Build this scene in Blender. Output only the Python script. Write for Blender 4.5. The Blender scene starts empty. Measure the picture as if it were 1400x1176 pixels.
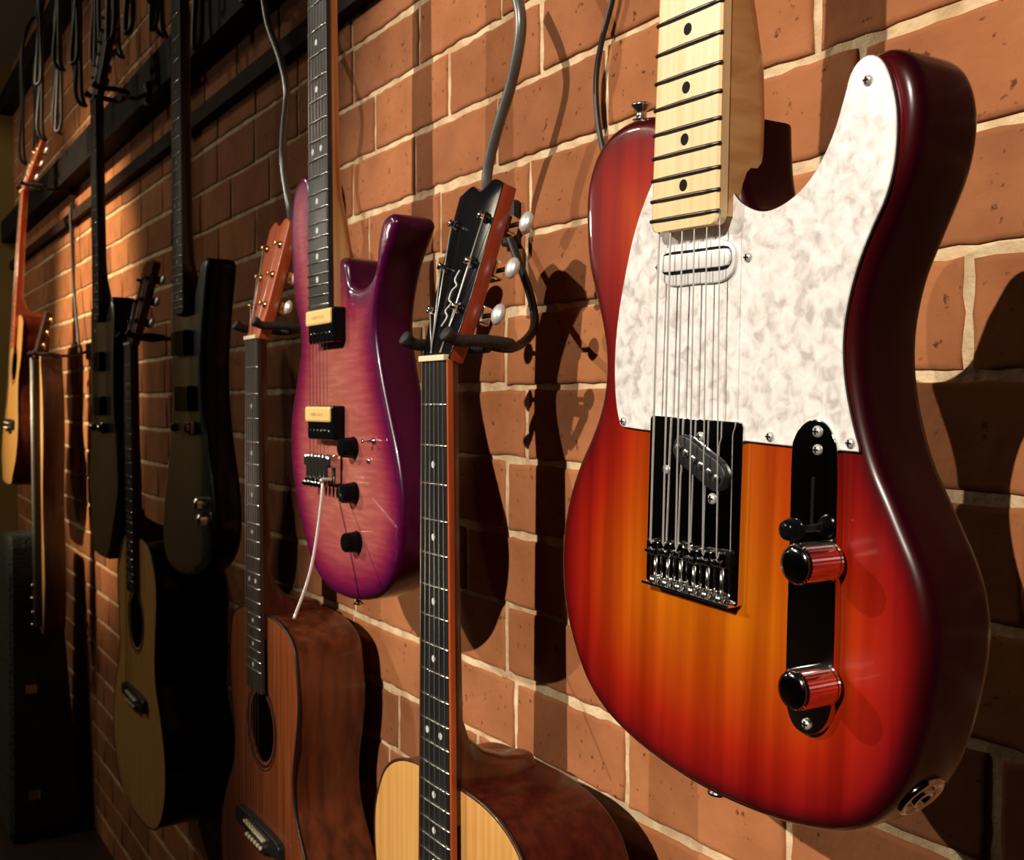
import bpy, bmesh, math, random
import numpy as np
from mathutils import Vector, Matrix, Euler, noise
from mathutils.geometry import delaunay_2d_cdt
random.seed(7)
C = bpy.context.scene.collection
R = math.radians
# ------------------------------------------------------------------ camera frame
FP = 1450.0
AZ = R(32.4); PT = math.atan(38/1450)
fw = Vector((-math.cos(AZ)*math.cos(PT), math.sin(AZ)*math.cos(PT), -math.sin(PT)))
rt = Vector((math.sin(AZ), math.cos(AZ), 0)); up = rt.cross(fw)
CAM = Vector((0, -.585, 1.03))
def ray(px, py): return fw + rt*((px-700)/FP) + up*((588-py)/FP)
def at(px, py, D):
    d = ray(px, py); return CAM + d*(D/d.y)

# ------------------------------------------------------------------ materials
def srgb(r, g, b):
    f = lambda c: ((c/255)/12.92 if c/255 <= .04045 else ((c/255+.055)/1.055)**2.4)
    return (f(r), f(g), f(b), 1)
def mat(name, col, rough=.5, metal=0, coat=0, var=0.0, vscale=30, stretch=(1,1,1), bump=0, bscale=60, spec=.5, col2=None, coat_rough=.04):
    m = bpy.data.materials.new(name); m.use_nodes = True
    n = m.node_tree.nodes; l = m.node_tree.links; b = n['Principled BSDF']
    b.inputs['Base Color'].default_value = col; b.inputs['Roughness'].default_value = rough
    b.inputs['Metallic'].default_value = metal; b.inputs['Coat Weight'].default_value = coat
    b.inputs['Coat Roughness'].default_value = coat_rough; b.inputs['Specular IOR Level'].default_value = spec
    tc = n.new('ShaderNodeTexCoord'); mp = n.new('ShaderNodeMapping'); mp.inputs['Scale'].default_value = stretch
    l.new(tc.outputs['Object'], mp.inputs['Vector'])
    nz = n.new('ShaderNodeTexNoise'); nz.inputs['Scale'].default_value = vscale; nz.inputs['Detail'].default_value = 5
    l.new(mp.outputs[0], nz.inputs['Vector'])
    cr = n.new('ShaderNodeValToRGB')
    c2 = col2 or tuple(c*(1-var) for c in col[:3])+(1,)
    cr.color_ramp.elements[0].position = .35; cr.color_ramp.elements[0].color = c2
    cr.color_ramp.elements[1].position = .65; cr.color_ramp.elements[1].color = col
    l.new(nz.outputs['Fac'], cr.inputs[0]); l.new(cr.outputs[0], b.inputs['Base Color'])
    if bump:
        nb = n.new('ShaderNodeTexNoise'); nb.inputs['Scale'].default_value = bscale; nb.inputs['Detail'].default_value = 6
        l.new(mp.outputs[0], nb.inputs['Vector'])
        bp = n.new('ShaderNodeBump'); bp.inputs['Strength'].default_value = bump; bp.inputs['Distance'].default_value = .004
        l.new(nb.outputs['Fac'], bp.inputs['Height']); l.new(bp.outputs[0], b.inputs['Normal'])
    return m
def burst(name, stops, rough=.25, grain=(60, 60, 2.2), gcol=(.25, .05, .01, 1), gfac=.5, wave=None):
    """finish whose colour runs from rim to middle (a sprayed burst), keyed on distance to the body's edge"""
    m = bpy.data.materials.new(name); m.use_nodes = True
    n = m.node_tree.nodes; l = m.node_tree.links; b = n['Principled BSDF']
    b.inputs['Roughness'].default_value = rough; b.inputs['Coat Weight'].default_value = 1; b.inputs['Coat Roughness'].default_value = .03
    b.inputs['Specular IOR Level'].default_value = .3
    a = n.new('ShaderNodeAttribute'); a.attribute_name = 'edge'
    mr = n.new('ShaderNodeMapRange'); mr.inputs['From Max'].default_value = .12; l.new(a.outputs['Fac'], mr.inputs['Value'])
    cr = n.new('ShaderNodeValToRGB'); e = cr.color_ramp.elements
    e[0].position = stops[0][0]/.12; e[0].color = stops[0][1]; e[1].position = stops[-1][0]/.12; e[1].color = stops[-1][1]
    for p, c in stops[1:-1]:
        k = e.new(p/.12); k.color = c
    l.new(mr.outputs[0], cr.inputs[0])
    tc = n.new('ShaderNodeTexCoord'); mp = n.new('ShaderNodeMapping'); mp.inputs['Scale'].default_value = grain
    l.new(tc.outputs['Object'], mp.inputs['Vector'])
    nz = n.new('ShaderNodeTexNoise'); nz.inputs['Scale'].default_value = 1; nz.inputs['Detail'].default_value = 3; nz.inputs['Distortion'].default_value = .3
    l.new(mp.outputs[0], nz.inputs['Vector'])
    r2 = n.new('ShaderNodeValToRGB'); r2.color_ramp.elements[0].position = .42; r2.color_ramp.elements[0].color = (1, 1, 1, 1)
    r2.color_ramp.elements[1].position = .62; r2.color_ramp.elements[1].color = (0, 0, 0, 1)
    l.new(nz.outputs['Fac'], r2.inputs[0])
    fm = n.new('ShaderNodeMath'); fm.operation = 'MULTIPLY'; fm.inputs[1].default_value = gfac; l.new(r2.outputs[0], fm.inputs[0])
    mx = n.new('ShaderNodeMix'); mx.data_type = 'RGBA'; mx.blend_type = 'MULTIPLY'
    l.new(fm.outputs[0], mx.inputs[0]); l.new(cr.outputs[0], mx.inputs[6]); mx.inputs[7].default_value = gcol
    l.new(mx.outputs[2], b.inputs['Base Color'])
    return m
def pearl_mat():
    m = bpy.data.materials.new('pearl'); m.use_nodes = True
    n = m.node_tree.nodes; l = m.node_tree.links; b = n['Principled BSDF']
    tc = n.new('ShaderNodeTexCoord')
    nz = n.new('ShaderNodeTexNoise'); nz.inputs['Scale'].default_value = 130; nz.inputs['Detail'].default_value = 5; nz.inputs['Distortion'].default_value = .6
    l.new(tc.outputs['Object'], nz.inputs['Vector'])
    cr = n.new('ShaderNodeValToRGB'); e = cr.color_ramp.elements
    e[0].position = .33; e[0].color = (.56, .50, .48, 1); e[1].position = .68; e[1].color = (.92, .90, .87, 1)
    k = e.new(.46); k.color = (.76, .71, .67, 1); k = e.new(.55); k.color = (.84, .81, .77, 1)
    l.new(nz.outputs['Fac'], cr.inputs[0]); l.new(cr.outputs[0], b.inputs['Base Color'])
    b.inputs['Roughness'].default_value = .3; b.inputs['Coat Weight'].default_value = .6
    return m
M = {}
def mk():
    M['tele'] = burst('cherry_sunburst', [(0, (.018, .001, .003, 1)), (.005, (.06, .002, .004, 1)), (.013, (.22, .005, .005, 1)), (.034, (.38, .016, .004, 1)), (.06, (.47, .060, .003, 1)), (.10, (.58, .145, .003, 1))], grain=(42, 42, 1.6), gcol=(.5, .3, .2, 1), gfac=.7)
    M['tele_rim'] = mat('wine_lacquer', (.022, .0016, .004, 1), .22, coat=0, var=.4, vscale=6, spec=.08)
    M['purple'] = burst('violet_quilt', [(0, (.035, .001, .02, 1)), (.008, (.11, .004, .05, 1)), (.022, (.27, .018, .065, 1)), (.045, (.46, .10, .10, 1)), (.10, (.54, .18, .125, 1))], grain=(22, 22, 190), gcol=(.72, .56, .62, 1), gfac=.6)
    M['purple_rim'] = mat('purple_lacquer', (.060, .003, .026, 1), .2, coat=0, var=.3, vscale=8, spec=.18)
    M['charcoal'] = burst('charcoal_stain', [(0, (.007, .007, .008, 1)), (.02, (.016, .017, .018, 1)), (.12, (.034, .037, .041, 1))], grain=(60, 60, 2), gcol=(.4, .4, .4, 1), gfac=.6, rough=.4)
    M['black'] = mat('black_gloss', (.004, .004, .005, 1), .16, coat=0, spec=.1)
    M['blackm'] = mat('black_satin', (.010, .009, .009, 1), .45, var=.4, bump=.1)
    M['rubber'] = mat('black_rubber', (.018, .014, .012, 1), .65, bump=.3, bscale=300)
    M['pearl'] = pearl_mat()
    M['ply'] = mat('guard_ply', (.05, .05, .05, 1), .4)
    M['chrome'] = mat('chrome', (.82, .81, .8, 1), .07, 1)
    M['brush'] = mat('nickel', (.72, .70, .66, 1), .22, 1)
    M['darkchrome'] = mat('black_nickel', (.22, .22, .22, 1), .12, 1)
    M['lit'] = mat('lit_nickel', (.80, .78, .74, 1), .34, .55)  # lit copy of the nickel, lamp brightness put into a paler, less metallic colour
    M['white'] = mat('lit_white_cover', (.86, .84, .82, 1), .3, .25)  # chrome cover with its lamp-lit white put into the base colour
    M['gold'] = mat('gold_plate', (.75, .50, .2, 1), .25, 1)
    M['string'] = mat('string_steel', (.74, .71, .66, 1), .36, .55)
    M['string2'] = mat('bronze_string', (.20, .17, .14, 1), .4, .6)
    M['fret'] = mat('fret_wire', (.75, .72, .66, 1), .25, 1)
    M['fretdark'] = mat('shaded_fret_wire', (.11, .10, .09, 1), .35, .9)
    M['maple'] = mat('maple_lacquer', srgb(248, 214, 162), .35, coat=.4, vscale=1, stretch=(160, 160, 6), col2=srgb(238, 194, 134))
    M['maple_side'] = mat('flamed_maple', srgb(222, 172, 112), .35, coat=.7, vscale=1, stretch=(20, 20, 110), col2=srgb(196, 140, 84))
    M['maple_raw'] = mat('satin_maple', srgb(234, 182, 124), .45, vscale=1, stretch=(90, 90, 5), col2=srgb(190, 134, 82))
    M['rosewood'] = mat('rosewood', (.040, .030, .022, 1), .42, vscale=1, stretch=(220, 220, 9), col2=(.016, .012, .010, 1))
    M['ebony'] = mat('ebony', (.020, .021, .020, 1), .32, var=.5, vscale=1, stretch=(220, 220, 9))
    M['spruce'] = mat('spruce_top', srgb(226, 170, 96), .35, coat=.6, vscale=1, stretch=(150, 150, 3), col2=srgb(208, 148, 76))
    M['mahog'] = mat('mahogany', srgb(140, 72, 34), .35, coat=.5, vscale=1, stretch=(130, 130, 5), col2=srgb(112, 52, 22))
    M['mahog_side'] = mat('mahogany_side', srgb(104, 50, 26), .3, coat=.15, vscale=1, stretch=(70, 70, 3), col2=srgb(66, 26, 12))
    M['redwood'] = mat('red_mahogany', srgb(84, 30, 20), .25, coat=0, spec=.25, vscale=1, stretch=(110, 110, 5), col2=srgb(60, 18, 12))
    M['orange'] = mat('orange_cedar', srgb(196, 92, 40), .35, coat=.5, vscale=1, stretch=(120, 120, 5), col2=srgb(160, 62, 24))
    M['rust'] = mat('red_cedar_side', srgb(176, 62, 28), .35, coat=.5, vscale=1, stretch=(120, 120, 5), col2=srgb(140, 44, 18))
    M['walnut'] = mat('dark_walnut', srgb(74, 44, 26), .4, coat=.3, vscale=1, stretch=(100, 100, 4), col2=srgb(46, 24, 14))
    M['cream'] = mat('cream_plastic', srgb(248, 206, 130), .4, var=.1)
    M['bone'] = mat('bone', srgb(244, 226, 188), .4, var=.05)
    M['dotb'] = mat('black_dot', (.004, .004, .004, 1), .6, spec=.1)
    M['dotw'] = mat('pearl_dot', srgb(220, 220, 214), .3, var=.1)
    M['cable'] = mat('grey_cable', (.16, .155, .145, 1), .32, .4, var=.3)
    M['cableb'] = mat('black_cable', (.016, .014, .013, 1), .45, var=.3)
    M['cablebr'] = mat('brown_cable', (.035, .027, .020, 1), .5, var=.5, vscale=40)
    M['rail'] = mat('black_timber', (.007, .005, .004, 1), .7, spec=.15, var=.5, bump=.4, bscale=40)
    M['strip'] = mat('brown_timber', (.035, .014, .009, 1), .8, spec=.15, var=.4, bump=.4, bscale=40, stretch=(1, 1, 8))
    M['ceil'] = mat('ceiling_paint', srgb(120, 112, 100), .9, var=.1, bump=.2)
    M['olive'] = mat('olive_paint', srgb(150, 126, 62), .85, var=.12, vscale=3)
    M['floor'] = mat('floor_boards', srgb(56, 38, 28), .5, var=.3, vscale=4, stretch=(1, 12, 1))
    M['dark'] = mat('dark_paint', srgb(38, 33, 30), .9, var=.2)
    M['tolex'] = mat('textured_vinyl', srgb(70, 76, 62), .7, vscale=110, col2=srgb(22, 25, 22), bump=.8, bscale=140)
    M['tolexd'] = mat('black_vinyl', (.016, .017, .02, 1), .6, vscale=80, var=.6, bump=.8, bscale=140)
    M['void'] = mat('unlit_lining', (.01, .006, .004, 1), .9)
    # bricks
    m = bpy.data.materials.new('brick'); m.use_nodes = True; n = m.node_tree.nodes; l = m.node_tree.links; b = n['Principled BSDF']
    b.inputs['Roughness'].default_value = .88; b.inputs['Specular IOR Level'].default_value = .25
    tc = n.new('ShaderNodeTexCoord'); at_ = n.new('ShaderNodeAttribute'); at_.attribute_name = 'tone'
    cr = n.new('ShaderNodeValToRGB'); e = cr.color_ramp.elements
    e[0].color = srgb(148, 93, 58); e[1].color = srgb(188, 121, 76); k = e.new(.5); k.color = srgb(169, 106, 66)
    l.new(at_.outputs['Fac'], cr.inputs[0])
    nz = n.new('ShaderNodeTexNoise'); nz.inputs['Scale'].default_value = 14; nz.inputs['Detail'].default_value = 8; l.new(tc.outputs['Object'], nz.inputs['Vector'])
    r2 = n.new('ShaderNodeValToRGB'); r2.color_ramp.elements[0].position = .3; r2.color_ramp.elements[0].color = (.74, .70, .66, 1); r2.color_ramp.elements[1].position = .65; r2.color_ramp.elements[1].color = (1.0, 1.0, 1.0, 1)
    l.new(nz.outputs['Fac'], r2.inputs[0])
    mx = n.new('ShaderNodeMix'); mx.data_type = 'RGBA'; mx.blend_type = 'MULTIPLY'; mx.inputs[0].default_value = 1
    l.new(cr.outputs[0], mx.inputs[6]); l.new(r2.outputs[0], mx.inputs[7])
    vo = n.new('ShaderNodeTexNoise'); vo.inputs['Scale'].default_value = 120; vo.inputs['Detail'].default_value = 3; l.new(tc.outputs['Object'], vo.inputs['Vector'])
    r3 = n.new('ShaderNodeValToRGB'); r3.color_ramp.elements[0].position = .27; r3.color_ramp.elements[0].color = (.35, .28, .24, 1); r3.color_ramp.elements[1].position = .34; r3.color_ramp.elements[1].color = (1, 1, 1, 1)
    l.new(vo.outputs['Fac'], r3.inputs[0])
    m2 = n.new('ShaderNodeMix'); m2.data_type = 'RGBA'; m2.blend_type = 'MULTIPLY'; m2.inputs[0].default_value = 1
    l.new(mx.outputs[2], m2.inputs[6]); l.new(r3.outputs[0], m2.inputs[7]); l.new(m2.outputs[2], b.inputs['Base Color'])
    nb = n.new('ShaderNodeTexNoise'); nb.inputs['Scale'].default_value = 70; nb.inputs['Detail'].default_value = 8; l.new(tc.outputs['Object'], nb.inputs['Vector'])
    bp = n.new('ShaderNodeBump'); bp.inputs['Strength'].default_value = .45; bp.inputs['Distance'].default_value = .003
    l.new(nb.outputs['Fac'], bp.inputs['Height']); l.new(bp.outputs[0], b.inputs['Normal'])
    M['brick'] = m
    M['mortar'] = mat('lime_mortar', srgb(232, 206, 164), .92, vscale=30, col2=srgb(192, 158, 118), bump=.9, bscale=90)
mk()

# ------------------------------------------------------------------ object helpers
def link(name, me, m, parent=None, smooth=False, label=None):
    o = bpy.data.objects.new(name, me); C.objects.link(o)
    ms = m if isinstance(m, (list, tuple)) else [m]
    for x in ms: me.materials.append(x)
    if parent is not None: o.parent = parent
    if smooth:
        for p in me.polygons: p.use_smooth = True
    if label: o['label'] = label
    return o
def bobj(name, bm, m, parent=None, smooth=False, label=None, recalc=True):
    if recalc: bmesh.ops.recalc_face_normals(bm, faces=bm.faces)
    me = bpy.data.meshes.new(name); bm.to_mesh(me); bm.free()
    return link(name, me, m, parent, smooth, label)
def tag(o, label, cat, group=None):
    o['label'] = label; o['category'] = cat
    if group: o['group'] = group
    return o
def thing(name, label, cat, M4, group=None):
    o = bpy.data.objects.new(name, None); C.objects.link(o); o.matrix_world = M4; o.empty_display_size = .02
    return tag(o, label, cat, group)
def struct(o):
    o['kind'] = 'structure'; return o
def box(bm, c, s, bevel=0, rot=None, seg=2):
    r = bmesh.ops.create_cube(bm, size=1)
    vs = r['verts']
    for v in vs:
        v.co = Vector((v.co.x*s[0], v.co.y*s[1], v.co.z*s[2]))
    if bevel:
        es = list({e for v in vs for e in v.link_edges})
        rr = bmesh.ops.bevel(bm, geom=es, offset=bevel, segments=seg, affect='EDGES', profile=.5)
        vs = list({v for f in rr['faces'] for v in f.verts} | {v for v in vs if v.is_valid})
        seen = set(vs); st = list(vs)
        while st:
            v = st.pop()
            for e in v.link_edges:
                w = e.other_vert(v)
                if w not in seen: seen.add(w); st.append(w)
        vs = list(seen)
    for v in vs:
        p = v.co
        if rot is not None: p = rot @ p
        v.co = p + Vector(c)
    return vs
def lathe(bm, prof, origin=(0, 0, 0), axis=(0, -1, 0), n=24, flute=0):
    """prof: list of (radius, height along axis)"""
    ax = Vector(axis).normalized(); t = Vector((0, 0, 1)) if abs(ax.z) < .9 else Vector((1, 0, 0))
    u = ax.cross(t).normalized(); w = ax.cross(u); O = Vector(origin); rings = []
    for (r, h) in prof:
        ring = []
        for i in range(n):
            a = 2*math.pi*i/n; rr = r*(1 + (flute if i % 2 else -flute)) if r > 0 else 0
            ring.append(bm.verts.new(O + ax*h + u*(rr*math.cos(a)) + w*(rr*math.sin(a))))
        rings.append(ring)
    for a, b in zip(rings, rings[1:]):
        for i in range(n): bm.faces.new((a[i], a[(i+1) % n], b[(i+1) % n], b[i]))
    bm.faces.new(rings[0][::-1]); bm.faces.new(rings[-1])
def catmull(pts, per=8, closed=False):
    P = [Vector(p) for p in pts]; n = len(P); out = []
    rng = range(n) if closed else range(n-1)
    for i in rng:
        if closed: a, b, c, d = P[i-1], P[i], P[(i+1) % n], P[(i+2) % n]
        else: a, b, c, d = P[max(i-1, 0)], P[i], P[i+1], P[min(i+2, n-1)]
        if (b-c).length < 1e-6: continue
        for k in range(per):
            t = k/per
            out.append(.5*((2*b) + (c-a)*t + (2*a-5*b+4*c-d)*t*t + (3*b-a-3*c+d)*t**3))
    if not closed: out.append(P[-1])
    return out
def tube(bm, pts, r, n=10, caps=True):
    pts = [Vector(p) for p in pts]; rs = r if isinstance(r, (list, tuple)) else [r]*len(pts)
    t0 = (pts[1]-pts[0]).normalized(); ref = Vector((0, 0, 1)) if abs(t0.z) < .9 else Vector((0, 1, 0))
    u = t0.cross(ref).normalized(); rings = []
    for i, p in enumerate(pts):
        t = ((pts[i+1] if i+1 < len(pts) else pts[i]) - (pts[i-1] if i else pts[i])).normalized()
        u = (u - t*u.dot(t)).normalized(); w = t.cross(u)
        rings.append([bm.verts.new(p + (u*math.cos(2*math.pi*k/n) + w*math.sin(2*math.pi*k/n))*rs[i]) for k in range(n)])
    for a, b in zip(rings, rings[1:]):
        for i in range(n): bm.faces.new((a[i], a[(i+1) % n], b[(i+1) % n], b[i]))
    if caps: bm.faces.new(rings[0][::-1]); bm.faces.new(rings[-1])

# ------------------------------------------------------------------ outline tools (2-D, x across, z up)
def smooth2(pts, per=6):
    o = catmull([(p[0], p[1], 0) for p in pts], per, True)
    return [(p.x, p.y) for p in o]
def area(P): return .5*sum(P[i-1][0]*P[i][1]-P[i][0]*P[i-1][1] for i in range(len(P)))
def resample(P, step):
    out = []; n = len(P)
    L = [0]
    for i in range(n): L.append(L[-1] + math.dist(P[i], P[(i+1) % n]))
    k = max(8, int(L[-1]/step)); j = 0
    for q in range(k):
        s = L[-1]*q/k
        while L[j+1] < s: j += 1
        t = (s-L[j])/max(1e-9, L[j+1]-L[j]); a, b = P[j], P[(j+1) % n]
        out.append((a[0]+(b[0]-a[0])*t, a[1]+(b[1]-a[1])*t))
    return out
def inset(P, d):
    """P counter-clockwise; positive d moves inward"""
    n = len(P); out = []
    for i in range(n):
        a, b, c = P[i-1], P[i], P[(i+1) % n]
        t1 = Vector((b[0]-a[0], b[1]-a[1])); t2 = Vector((c[0]-b[0], c[1]-b[1]))
        if t1.length < 1e-9 or t2.length < 1e-9: out.append(b); continue
        t1.normalize(); t2.normalize()
        nn = Vector((-t1.y-t2.y, t1.x+t2.x))
        if nn.length < 1e-6: out.append(b); continue
        nn.normalize(); k = max(.6, nn.dot(Vector((-t1.y, t1.x))))
        out.append((b[0]+nn.x*d/k, b[1]+nn.y*d/k))
    return out
def inside(P, X, Z):
    P = np.array(P); c = np.zeros(X.shape, bool); n = len(P)
    for i in range(n):
        x1, z1 = P[i-1]; x2, z2 = P[i]
        k = ((z1 > Z) != (z2 > Z)); c ^= k & (X < (x2-x1)*(Z-z1)/((z2-z1) if abs(z2-z1) > 1e-12 else 1e-12)+x1)
    return c
def edist(P, X, Z):
    P = np.array(P); d = np.full(X.shape, 9.)
    for i in range(len(P)):
        a = P[i-1]; b = P[i]-a; L = max(1e-12, (b*b).sum())
        t = np.clip(((X-a[0])*b[0]+(Z-a[1])*b[1])/L, 0, 1)
        d = np.minimum(d, np.hypot(X-a[0]-t*b[0], Z-a[1]-t*b[1]))
    return d
def fill(P, holes=(), step=.006):
    """triangles filling P minus holes with an inner grid; returns coords, tris"""
    A = np.array(P); x0, z0 = A.min(0); x1, z1 = A.max(0)
    gx, gz = np.meshgrid(np.arange(x0+step/2, x1, step), np.arange(z0+step/2, z1, step)); gx = gx.ravel(); gz = gz.ravel()
    ok = inside(P, gx, gz) & (edist(P, gx, gz) > step*.4)
    for h in holes: ok &= ~inside(h, gx, gz) & (edist(h, gx, gz) > step*.4)
    V = [Vector(p) for p in P]; E = [(i, (i+1) % len(P)) for i in range(len(P))]
    for h in holes:
        b = len(V); V += [Vector(p) for p in h]; E += [(b+i, b+(i+1) % len(h)) for i in range(len(h))]
    V += [Vector((float(a), float(b))) for a, b in zip(gx[ok], gz[ok])]
    v, e, f, *_ = delaunay_2d_cdt(V, E, [], 0, 1e-7)
    cx = np.array([sum(v[i].x for i in t)/3 for t in f]); cz = np.array([sum(v[i].y for i in t)/3 for t in f])
    k = inside(P, cx, cz)
    for h in holes: k &= ~inside(h, cx, cz)
    return [(p.x, p.y) for p in v], [t for t, q in zip(f, k) if q]
def setedge(me, fn):
    a = me.attributes.new('edge', 'FLOAT', 'POINT'); n = len(me.vertices)
    co = np.empty(n*3); me.vertices.foreach_get('co', co); co = co.reshape(-1, 3)
    a.data.foreach_set('value', fn(co).astype(np.float32))
def plate(name, P, y0, y1, m, parent, r=0, smooth=True, label=None, step=.02, holes=(), nseg=4, mrim=None, backr=None, edgeattr=False, arch=0):
    """slab with outline P; front at y0 (towards the viewer), back at y1, rim rounded by r"""
    if area(P) < 0: P = P[::-1]
    r = min(r, (y1-y0)/2); br = r if backr is None else backr
    prof = []
    for k in range(nseg+1):
        a = k/nseg*math.pi/2; prof.append((r*(1-math.sin(a)), y0 + r*(1-math.cos(a))))
    prof = prof if r > 0 else [(0, y0)]
    pb = [(br*(1-math.cos(k/nseg*math.pi/2)), y1-br*(1-math.sin(k/nseg*math.pi/2))) for k in range(nseg+1)] if br > 0 else [(0, y1)]
    prof = prof + pb
    bm = bmesh.new(); rings = []
    front = inset(P, prof[0][0])
    fv, ft = fill(front, holes, step)
    n = len(P)
    vs = [bm.verts.new((x, y0, z)) for x, z in fv]
    # match ring verts by position
    key = {(round(v.co.x, 6), round(v.co.z, 6)): v for v in vs}
    ring0 = []
    for x, z in front:
        q = key.get((round(x, 6), round(z, 6)))
        if q is None: q = min(vs, key=lambda v: (v.co.x-x)**2+(v.co.z-z)**2)
        ring0.append(q)
    for t in ft:
        try: bm.faces.new([vs[i] for i in t])
        except ValueError: pass
    rings.append(ring0)
    for d, y in prof[1:]:
        Q = inset(P, d); rings.append([bm.verts.new((x, y, z)) for x, z in Q])
    rim_faces = []
    for a, b in zip(rings, rings[1:]):
        for i in range(n):
            q = [a[i], a[(i+1) % n], b[(i+1) % n], b[i]]
            if len(set(q)) < 4: continue
            try: f = bm.faces.new(q); rim_faces.append(f)
            except ValueError: pass
    last = rings[-1]
    bv, bt = fill([(v.co.x, v.co.z) for v in last], (), max(step, .02))
    mp = {(round(v.co.x, 6), round(v.co.z, 6)): v for v in last}; lv = []
    for x, z in bv:
        q = mp.get((round(x, 6), round(z, 6)))
        lv.append(q or bm.verts.new((x, last[0].co.y, z)))
    for t in bt:
        q = [lv[i] for i in t]
        if len(set(q)) == 3:
            try: bm.faces.new(q)
            except ValueError: pass
    for h in holes:   # thickness of the hole's edge
        hv = [min(vs, key=lambda v: (v.co.x-x)**2+(v.co.z-z)**2) for x, z in h]
        hb = [bm.verts.new((v.co.x, y0+.003, v.co.z)) for v in hv]
        for i in range(len(h)):
            try: bm.faces.new((hv[i], hv[(i+1) % len(h)], hb[(i+1) % len(h)], hb[i]))
            except ValueError: pass
    bmesh.ops.recalc_face_normals(bm, faces=bm.faces)
    # flat faces get exact normals, rims are smooth
    for f in bm.faces: f.smooth = smooth
    ms = [m]
    if mrim is not None:
        ms.append(mrim); yb = y0 + r*.72
        for f in bm.faces:
            if f.calc_center_median().y > yb + 1e-6 or abs(f.normal.y) < .5: f.material_index = 1
    me = bpy.data.meshes.new(name); bm.to_mesh(me); bm.free()
    if edgeattr:
        def fn(co):
            d = edist(P, co[:, 0], co[:, 2]); return np.where(co[:, 1] > y0 + r*.7, 0.0, d)
        setedge(me, fn)
    o = link(name, me, ms, parent, False, label)
    if smooth:
        me.set_sharp_from_angle(angle=R(40))
    return o

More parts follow.
